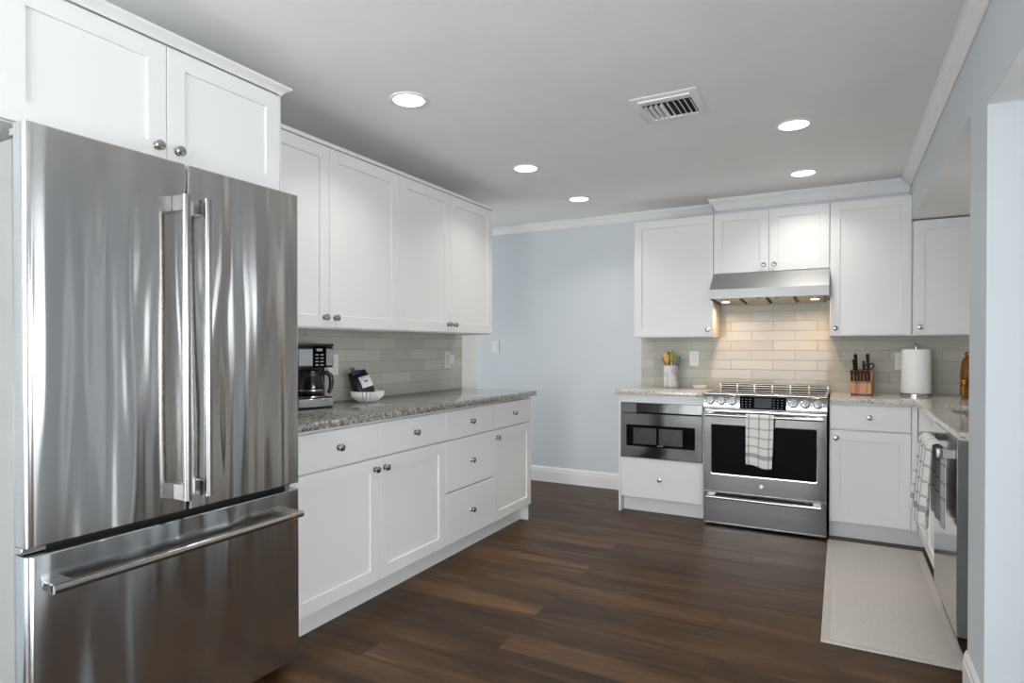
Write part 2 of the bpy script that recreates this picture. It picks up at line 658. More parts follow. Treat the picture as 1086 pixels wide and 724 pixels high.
# crown moulding: back wall, soffit over the cabinets, right wall
sfx0, sfy = -0.838, 4.85
crown = [(0.001, 2.283), (.007, 2.283), (.011, 2.292), (.017, 2.297), (.023, 2.309), (.033, 2.322), (.043, 2.330), (.047, 2.338), (.053, 2.341), (.053, ZC - .001), (.001, ZC - .001)]
crown_big = [(o * 1.12, 2.266 + (z - 2.283) * 1.25) for o, z in crown]
struct(MB().sweep([(-4.39, YB), (sfx0 - .0595, YB)], crown), 'trim_3', 'trim')
struct(MB().sweep([(sfx0, YB), (sfx0, sfy), (XR - .001, sfy)], crown_big), 'trim_4', 'trim')
struct(MB().sweep([(XR, sfy - .06), (XR, -3.49)], crown), 'trim_5', 'trim')
struct(MB().box(sfx0, sfy, 2.215, XR - .001, YB - .001, ZC - .001), 'trim_6', 'wall')

bprof = [(.001, .001), (.014, .001), (.014, .098), (.011, .106), (.011, .120), (.006, .132), (.004, .138), (.001, .138)]
struct(MB().sweep([(-4.39, YB), (-1.475, YB)], bprof), 'baseboard_back', 'trim')
struct(MB().sweep([(XR, 2.677), (XR, 2.394), (4.0, 2.394)][0:2] + [(4.0 - .001, 2.394)], [(-o if False else o, z) for o, z in bprof]), 'baseboard_right', 'trim')

# tiled splashbacks
struct(MB().box(-1.47, YB - .008, .86, 1.049, YB - .0005, 1.80), 'trim_7', 'tile_x')
struct(MB().box(XLW + .0005, 1.66, .86, XLW + .008, 3.848, 1.40), 'trim_8', 'tile_y')


# ------------------------------------------------------------------ cabinets (local frame: front at y=0 facing -y, x to the right, z up)
def door_mesh(x0, x1, z0, z1, shaker=True, rail=.06, y=0.0, th=.02):
    def R(i, yy):
        return [(x0 + i, yy, z0 + i), (x1 - i, yy, z0 + i), (x1 - i, yy, z1 - i), (x0 + i, yy, z1 - i)]
    r = [R(0, y + th), R(0, y + .0018), R(.0018, y)]
    if shaker:
        r += [R(rail, y), R(rail + .0015, y + .008)]
    return MB().rings(r)


KNOB = [(.0125, 0), (.0135, .0015), (.0125, .004), (.0075, .006), (.006, .010), (.0065, .013), (.0125, .0165), (.0158, .0205), (.0160, .024), (.0135, .0275), (.007, .0292), (0, .0295)]


def knob(parent, x, z, y=0.0):
    MB().lathe(KNOB, (x, y - .0003, z), '-y', 20).build('knob', 'nickel', parent)


G = .0022


def front(root, kind, x0, x1, z0, z1, kx=None, kz=None, shaker=None, rail=.06):
    sh = (kind == 'door') if shaker is None else shaker
    d = door_mesh(x0 + .0012, x1 - .0012, z0 + G, z1 - G, sh, rail).build(kind, 'cabinet', root)
    if kx is not None:
        knob(d, kx, kz)
    return d


def carcass(root, w, z0, z1, depth, y0=.0205, holes=()):
    return MB().box(.0005, y0, z0, w - .0005, depth, z1, .001).build('body', 'cabinet', root)


R90 = PI / 2
zd, zt, zb = .702, .859, .113      # door top, drawer top, door bottom
DEP = .60
# --- left base run
lb = 'white base cabinets along the left wall'
t = thing('base_cabinet', 'white double-door base cabinet with two top drawers, right beside the refrigerator', 'cabinet', (XL, 1.694, 0), R90, lb)
w = 2.7764 - 1.694
m = 2.2291 - 1.694
carcass(t, w, zb, .8785, DEP)
front(t, 'drawer', 0, m, zd, zt + .006, m / 2, .785)
front(t, 'drawer', m, w, zd, zt + .006, (m + w) / 2, .785)
front(t, 'door', 0, m, zb, zd - .004, m - .035, .648)
front(t, 'door', m, w, zb, zd - .004, m + .035, .648)
MB().box(.001, .077, .001, w - .001, .095, zb - .001).build('toe_kick', 'cabinet', t)
t = thing('base_cabinet', 'white base cabinet stacking three knobbed drawers, between two door cabinets', 'cabinet', (XL, 2.7769, 0), R90, lb)
w = 3.3058 - 2.7764 - .0005
carcass(t, w, zb, .8785, DEP)
front(t, 'drawer', 0, w, zd, zt + .006, w / 2, .785)
front(t, 'drawer', 0, w, .408, zd - .004, w / 2, .555)
front(t, 'drawer', 0, w, zb, .404, w / 2, .262)
MB().box(.001, .077, .001, w - .001, .095, zb - .001).build('toe_kick', 'cabinet', t)
t = thing('base_cabinet', 'narrow white single-door base cabinet with one drawer, at the far end of the left run', 'cabinet', (XL, 3.3063, 0), R90, lb)
w = 3.8316 - 3.3058 - .0005
carcass(t, w - .019, zb, .8785, DEP)
front(t, 'drawer', 0, w - .001, zd, zt + .006, w / 2, .785)
front(t, 'door', 0, w - .001, zb, zd - .004, .035, .648)
MB().box(.001, .077, .001, w - .02, .095, zb - .001).build('toe_kick', 'cabinet', t)
MB().box(w - .0185, .021, .001, w - .0005, DEP, .8785, .001).build('end_panel', 'cabinet', t)

# --- left wall cabinets
lu = 'white wall cabinets along the left wall'
zub, zut = 1.316, 2.2266


def wall_cab(label, loc, w, h, doors, depth, rz, group, knobs, name='wall_cabinet', toptrim=True):
    t = thing(name, label, 'cabinet', loc, rz, group)
    carcass(t, w, .012, h - .0005, depth)
    b = MB().box(.0005, .0205, -.004, w - .0005, .04, .0115).box(.0005, .0405, -.004, .02, depth, .0115).box(w - .02, .0405, -.004, w - .0005, depth, .0115)
    b.build('light_rail', 'cabinet', t)
    for (a, c), (kx, kz) in zip(doors, knobs):
        front(t, 'door', a, c, 0, h - .022 if toptrim else h, kx, kz)
    if toptrim:
        MB().box(.0005, -.004, h - .0205, w - .0005, .0195, h - .0005, .002).build('top_trim', 'cabinet', t)
    return t


h = zut - zub
wall_cab('white two-door wall cabinet above the coffee maker, left of its twin', (XLU, 1.662, zub), 2.736 - 1.662, h, [(0, .537), (.537, 1.074)], .308, R90, lu, [(.502, .052), (.572, .052)])
wall_cab('white two-door wall cabinet at the far end, beside the open blue wall', (XLU, 2.7365, zub), 3.7832 - 2.7365, h, [(0, .521), (.521, 1.0467)], .308, R90, lu, [(.486, .052), (.556, .052)])
# --- over the refrigerator
t = thing('overhead_cabinet', 'white deep two-door cabinet directly above the steel refrigerator', 'cabinet', (-1.937, .757, 1.822), R90)
w, h = 1.661 - .757, zut - 1.822
carcass(t, w, 0.001, h, .585)
front(t, 'door', 0, w / 2, 0, h - .02, w / 2 - .035, .047)
front(t, 'door', w / 2, w, 0, h - .02, w / 2 + .035, .047)
cp = [(-.0045, h - .019), (-.007, h - .019), (-.010, h - .012), (-.020, h - .004), (-.034, h + .004), (-.034, h + .012), (.012, h + .012), (.012, h + .0015), (-.0045, h + .0015)]
tr = MB().sweep([(0, 0), (w, 0), (w, .58)], [(-a + .0, z) for a, z in cp])
tr.build('crown_trim', 'cabinet', t)
MB().box(w + .0005, -.001, -.004, w + .0035, .58, h - .022).build('side_panel', 'cabinet', t)

# --- back wall cabinets
bu = 'white wall cabinets along the back wall'
h = 2.2095 - 1.302
wall_cab('white single-door wall cabinet left of the range hood, above the utensil crock', (-1.4412, YBU, 1.302), .6047, h, [(0, .6047)], .303, 0, bu, [(.565, .05)], toptrim=False)
wall_cab('short white two-door cabinet directly over the range hood', (-.8355, YBU, 1.764), .7662, 2.2095 - 1.764, [(0, .3825), (.3825, .7662)], .303, 0, bu, [(.348, .047), (.417, .047)], toptrim=False)
wall_cab('white single-door wall cabinet right of the range hood, above the knife block', (-.0685, YBU, 1.302), .4712, h, [(0, .4712)], .303, 0, bu, [(.035, .05)], toptrim=False)
wall_cab('white corner wall cabinet tucked under the low soffit, above the paper towel', (.4035, YBU, 1.302), .6, 2.040 - 1.302, [(0.006, .6)], .303, 0, bu, [(.044, .05)], toptrim=False)

# --- back base run
bb = 'white base cabinets along the back wall'
t = thing('base_cabinet', 'white cabinet around the microwave drawer, with one plain drawer below', 'cabinet', (-1.458, YBB, 0), 0, bb)
w = .619
b = MB().box(0, .0, .001, .0175, DEP, .873, .001).box(w - .008, 0, zb, w, DEP, .873, .001)
b.box(.018, .0005, .815, w - .0085, DEP, .873, .001).box(.018, .021, zb, w - .0085, DEP, .4)
b.build('body', 'cabinet', t)
d = door_mesh(.019, w - .0095, zb + .003, .408, False).build('drawer', 'cabinet', t)
knob(d, .31, .262)
MB().box(.019, .077, .001, w - .001, .095, zb - .001).build('toe_kick', 'cabinet', t)

t = thing('base_cabinet', 'white base cabinet with one drawer over one door, right of the range', 'cabinet', (-.063, YBB, 0), 0, bb)
w = .472
carcass(t, w, zb, .873, DEP)
front(t, 'drawer', .002, .440, zd, zt, .221, .785)
front(t, 'door', .002, .440, zb, zd - .004, .038, .648)
MB().box(.4415, .0015, zb, w - .0005, .02, .865).build('filler_strip', 'cabinet', t)
MB().box(.001, .077, .001, w + .06, .095, zb - .001).build('toe_kick', 'cabinet', t)

# --- sink run, facing left
XS = .411
t = thing('sink_cabinet', 'white sink base cabinet under the right worktop, beside the dishwasher', 'cabinet', (XS, 4.362, 0), -R90)
w = 4.362 - 3.512
carcass(t, w, zb, .80, .58)
MB().box(.0005, .0205, .801, w - .0005, .04, .873).build('front_rail', 'cabinet', t)
front(t, 'drawer', .004, w, zd, zt, None, None)
c = .03 + (w - .03) / 2
front(t, 'door', .004, c, zb, zd - .004, c - .035, .628)
front(t, 'door', c, w, zb, zd - .004, c + .035, .560)
MB().box(.1, .077, .001, w - .001, .095, zb - .001).build('toe_kick', 'cabinet', t)

# ------------------------------------------------------------------ worktops and sink
o = MB().box(XLW + .009, 1.694, .880, -1.893, 3.859, CT, .004, 2).build('countertop', 'granite')
tag(o, 'long dark-grey speckled granite worktop on the left base cabinets', 'countertop')
o = MB().box(-1.482, 4.335, .875, -.842, YB - .009, CTB, .004, 2).build('countertop', 'granite_pale')
tag(o, 'short pale granite worktop over the microwave drawer, left of the range', 'countertop')
# L-shaped top with a sink cut-out, as one solid
xs = [-.060, .385, .487, .930, 1.049]
ys = [2.765, 3.535, 4.04, 4.335, YB - .009]
g = MB()
cells = {(i, j) for i in range(4) for j in range(4)} - {(0, 0), (0, 1), (0, 2), (2, 1)}
vt, vb = {}, {}
for i in range(5):
    for j in range(5):
        if any((a, b) in cells for a in (i - 1, i) for b in (j - 1, j)):
            vt[i, j] = g.bm.verts.new((xs[i], ys[j], CTB))
            vb[i, j] = g.bm.verts.new((xs[i], ys[j], .8755))
for i, j in cells:
    g.bm.faces.new((vt[i, j], vt[i + 1, j], vt[i + 1, j + 1], vt[i, j + 1]))
    g.bm.faces.new((vb[i, j], vb[i, j + 1], vb[i + 1, j + 1], vb[i + 1, j]))
    for (di, dj, p, q) in ((-1, 0, (0, 0), (0, 1)), (1, 0, (1, 0), (1, 1)), (0, -1, (0, 0), (1, 0)), (0, 1, (0, 1), (1, 1))):
        if (i + di, j + dj) not in cells:
            P, Q = (i + p[0], j + p[1]), (i + q[0], j + q[1])
            g.bm.faces.new((vt[P], vt[Q], vb[Q], vb[P]))
bmesh.ops.recalc_face_normals(g.bm, faces=g.bm.faces[:])
bmesh.ops.bevel(g.bm, geom=[e for e in g.bm.edges if len(e.link_faces) == 2 and e.calc_face_angle(0) > .5 and abs(e.verts[0].co.z - e.verts[1].co.z) < .001], offset=.004, segments=2, affect='EDGES')
o = g.build('countertop', 'granite_pale')
tag(o, 'L-shaped granite worktop running from the range round to the sink', 'countertop')
o = MB()
x0, x1, y0, y1, zr = .487, .930, 3.535, 4.04, .8745


def rr(i, z):
    return [(x0 + i, y0 + i, z), (x1 - i, y0 + i, z), (x1 - i, y1 - i, z), (x0 + i, y1 - i, z)]


o.rings([rr(-.012, zr - .0015), rr(-.012, zr), rr(.0, zr), rr(.012, .83), rr(.025, .806), rr(.029, .8035), rr(.018, .8028), rr(.008, .83), rr(-.004, zr - .0015)], cap0=False, cap1=False)
o.box(x0 + .027, y0 + .027, .8022, x1 - .027, y1 - .027, .8036)
o = o.build('sink', 'steel_plain')
tag(o, 'stainless sink basin set under the cut-out of the right worktop', 'sink')

# ------------------------------------------------------------------ refrigerator
t = thing('refrigerator', 'large stainless french-door refrigerator with a bottom freezer drawer', 'refrigerator', (-1.817, .7605, 0), R90)
W = .887
ym = 1.197 - .7605
MB().box(.006, .072, .03, W - .006, .69, 1.765, .004).build('body', 'ivory_metal', t)
MB().box(.03, .0745, .0, W - .03, .66, .0295).build('base_grille', 'dark_gap', t)
MB().box(.02, .058, .05, W - .02, .0715, 1.76).build('door_gasket', 'dark_gap', t)


def fridge_front(name, x0, x1, z0, z1, m, rl, rr_):
    """door slab with rounded vertical outer edges"""
    n = 7
    prof = []
    th = .056
    prof.append((x0 + .002, th))
    for k in range(n + 1):
        a = k / n * PI / 2
        prof.append((x0 + rl - rl * math.cos(a), rl - rl * math.sin(a)))
    for k in range(n + 1):
        a = k / n * PI / 2
        prof.append((x1 - rr_ + rr_ * math.sin(a), rr_ - rr_ * math.cos(a)))
    prof.append((x1 - .002, th))
    pin = [(min(max(x, x0 + .003), x1 - .003), max(y, .003)) for x, y in prof]
    return MB().rings([[(x, y, z0) for x, y in pin], [(x, y, z0 + .003) for x, y in prof], [(x, y, z1 - .003) for x, y in prof], [(x, y, z1) for x, y in pin]]).build(name, m, t)


zf1, zf2, zf3 = .683, .706, 1.798
dl = fridge_front('door', 0, ym - .003, zf2, zf3, M['fridge_steel'], .02, .006)
dr = fridge_front('door', ym + .003, W, zf2, zf3, M['fridge_steel'], .006, .012)
fz = fridge_front('freezer_drawer', 0, W, .038, zf1, M['drawer_steel'], .02, .012)


def bar_handle(parent, p0, p1, off, r, block, d=None):
    """round bar on two square standoff blocks; p0, p1 = block centres on the face (y = face)"""
    p0, p1 = Vector(p0), Vector(p1)
    ax = (p1 - p0).normalized()
    q0, q1 = p0 + Vector((0, -off, 0)), p1 + Vector((0, -off, 0))
    hh = MB()
    hh.tube([q0 - ax * block * .5, q1 + ax * block * .5], r, 18)
    o = hh.build('handle', 'bar_steel', parent)
    for p, sgn in ((p0, 1), (p1, -1)):
        bl = MB()
        a = Vector((r * .98, 0, 0)) if abs(ax.z) > .5 else Vector((0, 0, r * .98))
        e = ax * block * .5
        lo = p - a - e
        hi = p + a + e
        bl.box(lo.x, p.y + .0, lo.z, hi.x, p.y - off, hi.z, .002)
        bl.build('bracket', 'bracket_steel', o)
    return o


hz0, hz1 = .775, 1.665
bar_handle(dl, (ym - .036, 0, hz0), (ym - .036, 0, hz1), .05, .0125, .05)
bar_handle(dr, (ym + .036, 0, hz0), (ym + .036, 0, hz1), .05, .0125, .05)
ho = bar_handle(fz, (.062, 0, .602), (W - .062, 0, .602), .052, .0125, .05)
MB().tube([(W - .062 - .03, -.052, .602), (W - .062 - .014, -.052, .602)], .0131, 18).build('copper_band', 'copper', ho)['label'] = 'copper ring near the right end of the freezer handle'
hg = MB()
hg.box(.01, .02, zf3 - .028, .06, .10, zf3 - .003, .004).tube([(.03, .03, zf3 - .02), (.03, .03, zf3 + .004)], .012, 14)
hg.build('hinge', 'steel_plain', t)
MB().box(W - .06, .03, zf3 - .028, W - .01, .10, zf3 - .003, .004).build('hinge', 'steel_plain', t)
MB().box(.004, .03, .686, .06, .07, .703, .002).build('hinge', 'steel_plain', t)

# ------------------------------------------------------------------ range
t = thing('range', 'stainless slide-in electric range with oven, between the white base cabinets', 'range', (-.8285, 4.28, 0), 0)
W = .757
MB().box(.004, .045, .012, W - .004, .695, .895, .002).build('body', 'steel_plain', t)
for fx in (.05, W - .05):
    for fy in (.08, .62):
        MB().lathe([(.018, 0), (.018, .0118)], (fx, fy, .0002), 'z', 12).build('foot', 'dark_gap', t)
# lower drawer
dd = door_mesh(.003, W - .003, .036, .236, False, th=.044).build('storage_drawer', 'steel', t)
bar_handle(dd, (.055, 0, .214), (W - .055, 0, .214), .05, .0105, .05)
# oven door with framed window
od = MB()


def OR(i, y, z0=.246, z1=.790):
    return [(.003 + i, y, z0 + i), (W - .003 - i, y, z0 + i), (W - .003 - i, y, z1 - i), (.003 + i, y, z1 - i)]


def rrect(x0, x1, z0, z1, r, y, n=5):
    pts = []
    for cx, cz, a0 in ((x1 - r, z0 + r, -PI / 2), (x1 - r, z1 - r, 0), (x0 + r, z1 - r, PI / 2), (x0 + r, z0 + r, PI)):
        for k in range(n + 1):
            a = a0 + PI / 2 * k / n
            pts.append((cx + r * math.cos(a), y, cz + r * math.sin(a)))
    return pts


od.rings([OR(0, .044), OR(0, .002), OR(.002, 0)])
od.build('oven_door', 'steel', t)
odoor = [c for c in t.children if c.name.startswith('oven_door')][0]
wx0, wx1, wz0, wz1 = .048, .703, .360, .703
MB().rings([rrect(wx0, wx1, wz0, wz1, .016, -.0005), rrect(wx0, wx1, wz0, wz1, .016, -.003), rrect(wx0 + .006, wx1 - .006, wz0 + .006, wz1 - .006, .011, -.0015)], cap0=False, cap1=False).build('window_trim', 'chrome', odoor)
MB().rings([rrect(wx0 + .006, wx1 - .006, wz0 + .006, wz1 - .006, .011, -.0003), rrect(wx0 + .006, wx1 - .006, wz0 + .006, wz1 - .006, .011, -.0016)]).build('oven_window', 'black_glass', odoor)
bar_handle(odoor, (.045, 0, .768), (W - .045, 0, .768), .052, .0115, .045)
# round emblem with a ring and a curled stroke
em = MB()
em.lathe([(.0125, 0), (.0125, .0012), (.0108, .0018), (.0105, .0008), (0, .0008)], (.372, -.0004, .303), '-y', 24)
em.tube([(.372 + .006 * math.cos(a), -.0019, .303 + .006 * math.sin(a)) for a in [math.radians(40 + k * 27) for k in range(11)]], .0011, 6)
em.build('emblem', 'chrome', odoor)
# sloped control panel
pz0, pz1, py0, py1 = .798, .900, 0.0, .028
MB().prism([(py0, pz0), (py0 - .002, pz0 + .006), (py1 - .004, pz1 - .004), (py1 + .004, pz1), (.06, pz1), (.06, pz0)], 'x', .001, W - .001).build('control_panel', 'steel', t)
cpn = [c for c in t.children if c.name.startswith('control_panel')][0]
ps = (py1 - py0) / (pz1 - pz0)


def on_panel(zz):
    return py0 - .002 + (zz - pz0 - .006) * (py1 - .002 - py0) / (pz1 - pz0 - .010)


def panel_plate(x0, x1, z0, z1, lift, name, m, par):
    q = MB()
    q.rings([[(x0, on_panel(z0) + .001, z0), (x1, on_panel(z0) + .001, z0), (x1, on_panel(z1) + .001, z1), (x0, on_panel(z1) + .001, z1)],
             [(x0, on_panel(z0) - lift, z0), (x1, on_panel(z0) - lift, z0), (x1, on_panel(z1) - lift, z1), (x0, on_panel(z1) - lift, z1)]])
    return q.build(name, m, par, smooth=False)


tp = panel_plate(.236, .520, .812, .893, .0015, 'touch_panel', 'black_glass', cpn)
cpn2 = tp
panel_plate(.326, .432, .822, .884, .0022, 'display', 'display', cpn)
for kx in [.252, .276, .300, .446, .470, .494]:
    for r_ in range(4):
        z = .826 + r_ * .0165
        MB().box(kx - .005, on_panel(z) - .0026, z - .0012, kx + .005, on_panel(z) - .001, z + .0012).build('touch_key', 'legend', cpn)
ang = math.atan2(ps, 1)
for kx in (.046, .118, .188, .562, .632, .703):
    kk = bpy.data.objects.new('control_knob', None)
    q = MB()
    q.lathe([(.029, 0), (.029, .004), (.0245, .006), (.0245, .024), (.0225, .0275), (.012, .0285), (0, .0285)], (0, 0, 0), '-y', 26)
    q.box(-.004, -.032, -.022, .004, -.027, .022, .0015)
    bm = q.bm
    a = -.6 if kx > .69 else 0
    mt = Matrix.Translation((kx, on_panel(.857) - .0005, .857)) @ Matrix.Rotation(-ang, 4, 'X') @ Matrix.Rotation(a, 4, 'Y')
    bmesh.ops.transform(bm, matrix=mt, verts=bm.verts[:])
    bpy.data.objects.remove(kk)
    q.build('control_knob', 'chrome', cpn)
# cooktop with raised frame and the slotted vent rail at its back
MB().box(.001, .034, .9005, W - .001, .690, .907, .002).build('cooktop_frame', 'steel_plain', t)
MB().box(.02, .055, .9072, W - .02, .62, .9092).build('cooktop', 'black_glass', t)
vr = MB()
vz0, vz1 = .9075, .947
vy = .640
segs = [0.0, .125, .25, .375, .5, .625, .757]
vr.box(.004, vy, vz1 - .008, W - .004, vy + .045, vz1, .002)
vr.box(.004, vy, vz0, W - .004, vy + .045, vz0 + .007, .002)
vr.box(.012, vy + .006, (vz0 + vz1) / 2 - .003, W - .012, vy + .012, (vz0 + vz1) / 2 + .003)
for i in range(7):
    x = .008 + i * (W - .016) / 6
    vr.box(x - .006, vy + .001, vz0 + .006, x + .006, vy + .044, vz1 - .007)
vr.build('vent_rail', 'rail_steel', t)
MB().box(.014, vy + .014, vz0 + .0075, W - .014, vy + .0145, vz1 - .0085).build('slot_shade', 'dark_gap', t)  # dark sheet stands in for the shade inside the rail slots

# ------------------------------------------------------------------ microwave drawer
t = thing('microwave_drawer', 'stainless microwave drawer with a dark window, left of the range', 'microwave', (-1.4395, YBB, .411), 0)
W, H = .591, .402
MB().box(.003, .022, .003, W - .003, .5, H - .003).build('body', 'dark_gap', t)
md = door_mesh(0, W, .002, .326, False, y=-.012, th=.032).build('drawer_front', 'steel', t)
MB().rings([rrect(.045, W - .05, .085, .242, .004, -.0125), rrect(.045, W - .05, .085, .242, .004, -.0145)]).build('window', 'black_glass', md)
txt = bpy.data.curves.new('brand_lettering', 'FONT')
txt.body = 'SHARP'
txt.size = .014
txt.extrude = .0003
txt.align_x = 'CENTER'
tmp = bpy.data.objects.new('lettering_curve', txt)
COL.objects.link(tmp)
bpy.context.view_layer.update()
tme = bpy.data.meshes.new_from_object(tmp.evaluated_get(bpy.context.evaluated_depsgraph_get()))
bpy.data.objects.remove(tmp)
to = bpy.data.objects.new('lettering', tme)
COL.objects.link(to)
to.parent = md
to.location = (W / 2 + .0, -.0149, .0905)
to.rotation_euler = (PI / 2, 0, 0)
tme.materials.clear()
tme.materials.append(M['legend'])
for xa, xb in ((.098, .268), (.288, .455)):
    MB().box(xa, -.0150, .103, xb, -.0146, .222).build('grey_plate', 'plate_grey', md)  # two lighter grey plates on the front of the window glass
MB().box(0, -.012, .329, .122, .02, H, .0015).build('top_trim', 'steel', t)
MB().prism([(-.022, .338), (-.012, H), (.02, H), (.02, .329), (-.012, .329)], 'x', .124, W).build('control_flap', 'steel', t)
MB().box(.13, -.0165, .3265, .44, -.0125, .3285).build('pull_lip', 'dark_gap', t)

# ------------------------------------------------------------------ range hood
t = thing('range_hood', 'stainless under-cabinet range hood glowing warm over the range', 'hood', (-.8355, YBU, 1.569), 0)
W = .766
H = 1.762 - 1.569
sh = MB()
yl, lip = -.155, .067
prof = [(.0, H), (yl, lip), (yl, .0), (yl + .012, .0), (yl + .012, .012), (.28, -.008), (.28, -.0235), (.30, -.0235), (.30, H)]


def zu(y):
    return -(y - yl) / .455 * .024

sh.prism(prof, 'x', .004, W - .004)
sh.build('shell', 'steel_y', t)
for x0 in (0, W - .0038):
    MB().prism([(.002, H), (yl, lip), (yl, 0), (.30, -.024), (.30, H)], 'x', x0, x0 + .0038).build('side_panel', 'steel_y', t)
for a, b in ((.03, .2), (.215, .375), (.39, .55), (.565, .735)):
    ft = MB().prism([(-.09, zu(-.09) + .006), (.27, zu(.27) + .006), (.27, zu(.27) + .001), (-.09, zu(-.09) + .001)], 'x', a, b)
    for k in range(9):
        y = -.08 + k * .036
        ft.prism([(y, zu(y) + .0015), (y + .014, zu(y + .014) + .0015), (y + .014, zu(y + .014) - .003), (y, zu(y) - .003)], 'x', a + .008, b - .008)
    ft.build('grease_filter', 'hood_lamp_amber', t)
for lx in (.09, W - .09):
    MB().lathe([(.034, 0), (.034, .009), (.027, .011)], (lx, -.005, zu(-.005) - .0075), 'z', 20).build('lamp_rim', 'chrome', t)
    MB().lathe([(.027, 0), (.027, .003)], (lx, -.005, zu(-.005) - .0095), 'z', 20).build('lamp_lens', 'lamp_warm', t)
    d = bpy.data.lights.new('hood_lamp', 'SPOT')
    d.energy = 5.5
    d.color = (1.0, 0.60, 0.32)
    d.spot_size = math.radians(165)
    d.spot_blend = .8
    d.shadow_soft_size = .025
    lo = bpy.data.objects.new('hood_lamp', d)
    COL.objects.link(lo)
    lo.parent = t
    lo.location = (lx, .012, zu(.012) - .018)
    lo.rotation_euler = (math.radians(4), 0, 0)
for k in range(3):
    MB().tube([(W / 2 - .06 + k * .06, yl + .03, .008), (W / 2 - .06 + k * .06, yl + .03, -.006)], .007, 12).build('button', 'plastic_black', t)

# ------------------------------------------------------------------ dishwasher
t = thing('dishwasher', 'stainless dishwasher with a towel bar under the right worktop', 'dishwasher', (.396, 3.508, 0), -R90)
W = 3.508 - 2.868
MB().box(.004, .05, .1, W - .004, .60, .868, .002).build('tub', 'steel_plain', t)
MB().box(.01, .10, .002, W - .01, .55, .0995).build('toe_kick', 'dark_gap', t)
dw = door_mesh(.001, W - .001, .103, .866, False, th=.049).build('door', 'dish_steel', t)
hh = MB()
za = .803
hh.box(.03, -.062, za - .018, W - .03, -.044, za + .018, .003, 2)
hb = hh.build('handle', 'handle_steel', dw)
for x in (.03, W - .06):
    MB().box(x, -.0438, za - .018, x + .03, -.0002, za + .018, .002).build('bracket', 'handle_steel', hb)

# ------------------------------------------------------------------ floor mat
mm = MB()


def mrect(i, z):
    return [(-.068 + i, 2.812 + i, z), (.432 - i, 2.812 + i, z), (.432 - i, 4.325 - i, z), (-.068 + i, 4.325 - i, z)]


mm.rings([mrect(0, .0006), mrect(-.001, .004), mrect(.003, .0075), mrect(.03, .0075), mrect(.033, .0062), mrect(.036, .0075)])
o = mm.build('floor_mat', 'mat')
tag(o, 'long off-white woven kitchen mat on the dark floor beside the sink run', 'mat')


# ------------------------------------------------------------------ tea towels
def towel(name, rows, mtl, label, th=.0035):
    """rows: list of rows of points (length direction), each a list across the width, with (u, v) in metres"""
    q = MB()
    V = [[q.bm.verts.new(p[:3]) for p in r] for r in rows]
    uvl = q.bm.loops.layers.uv.new('UVMap')
    U = {}
    for r, vr_ in zip(rows, V):
        for p, v in zip(r, vr_):
            U[v] = (p[3], p[4])
    for a, b in zip(V, V[1:]):
        for i in range(len(a) - 1):
            f = q.bm.faces.new((a[i], a[i + 1], b[i + 1], b[i]))
            for l in f.loops:
                l[uvl].uv = U[l.vert]
    bmesh.ops.recalc_face_normals(q.bm, faces=q.bm.faces[:])
    o = q.build(name, mtl)
    sm = o.modifiers.new('cloth_thickness', 'SOLIDIFY')
    sm.thickness = th
    sm.offset = 0
    ss = o.modifiers.new('soft', 'SUBSURF')
    ss.levels = ss.render_levels = 1
    return tag(o, label, 'towel', 'plaid tea towels')


# on the oven handle
bx0, bx1, by, bz, br_ = -.546, -.376, 4.28 - .052, .768, .0135
rows = []
L_front, L_back = .315, .27
nb = 10
nu = 14
path = []
for k in range(13):
    path.append((by - br_ - .002 - .004 * math.sin(k / 12 * PI), bz - L_front + L_front * k / 12, L_front * (1 - k / 12)))
for k in range(1, 8):
    a = PI - PI * k / 8
    path.append((by + br_ * 1.1 * math.cos(a), bz + br_ * 1.1 * math.sin(a), -br_ * (PI - a)))
for k in range(1, 11):
    path.append((by + br_ + .002 - .0, bz - L_back * k / 10, -br_ * PI - L_back * k / 10))
for (yy, zz, s) in path:
    row = []
    for i in range(nu + 1):
        f = i / nu
        hang = max(0, min(1, (bz - zz) / .3))
        wav = .004 * hang * math.sin(f * 9.5 + .6)
        x = bx0 + (bx1 - bx0) * (f - .5) * (1 - .06 * hang) + (bx1 - bx0) / 2 - .004 * hang
        front_side = yy < by
        dz = (-.020 * f + .006 * math.sin(f * 7)) * hang if front_side else .008 * f * hang
        row.append((x, yy - (wav + .003 * hang if front_side else 0), zz + dz, f * .17, s))
    rows.append(row)
M['plaid_a'] = plaid('plaid_towel_oven', (.020, .083, .146), (.010, .075, .131, .188), .247)
towel('tea_towel', rows, 'plaid_a', 'white plaid tea towel hung flat over the oven door handle')

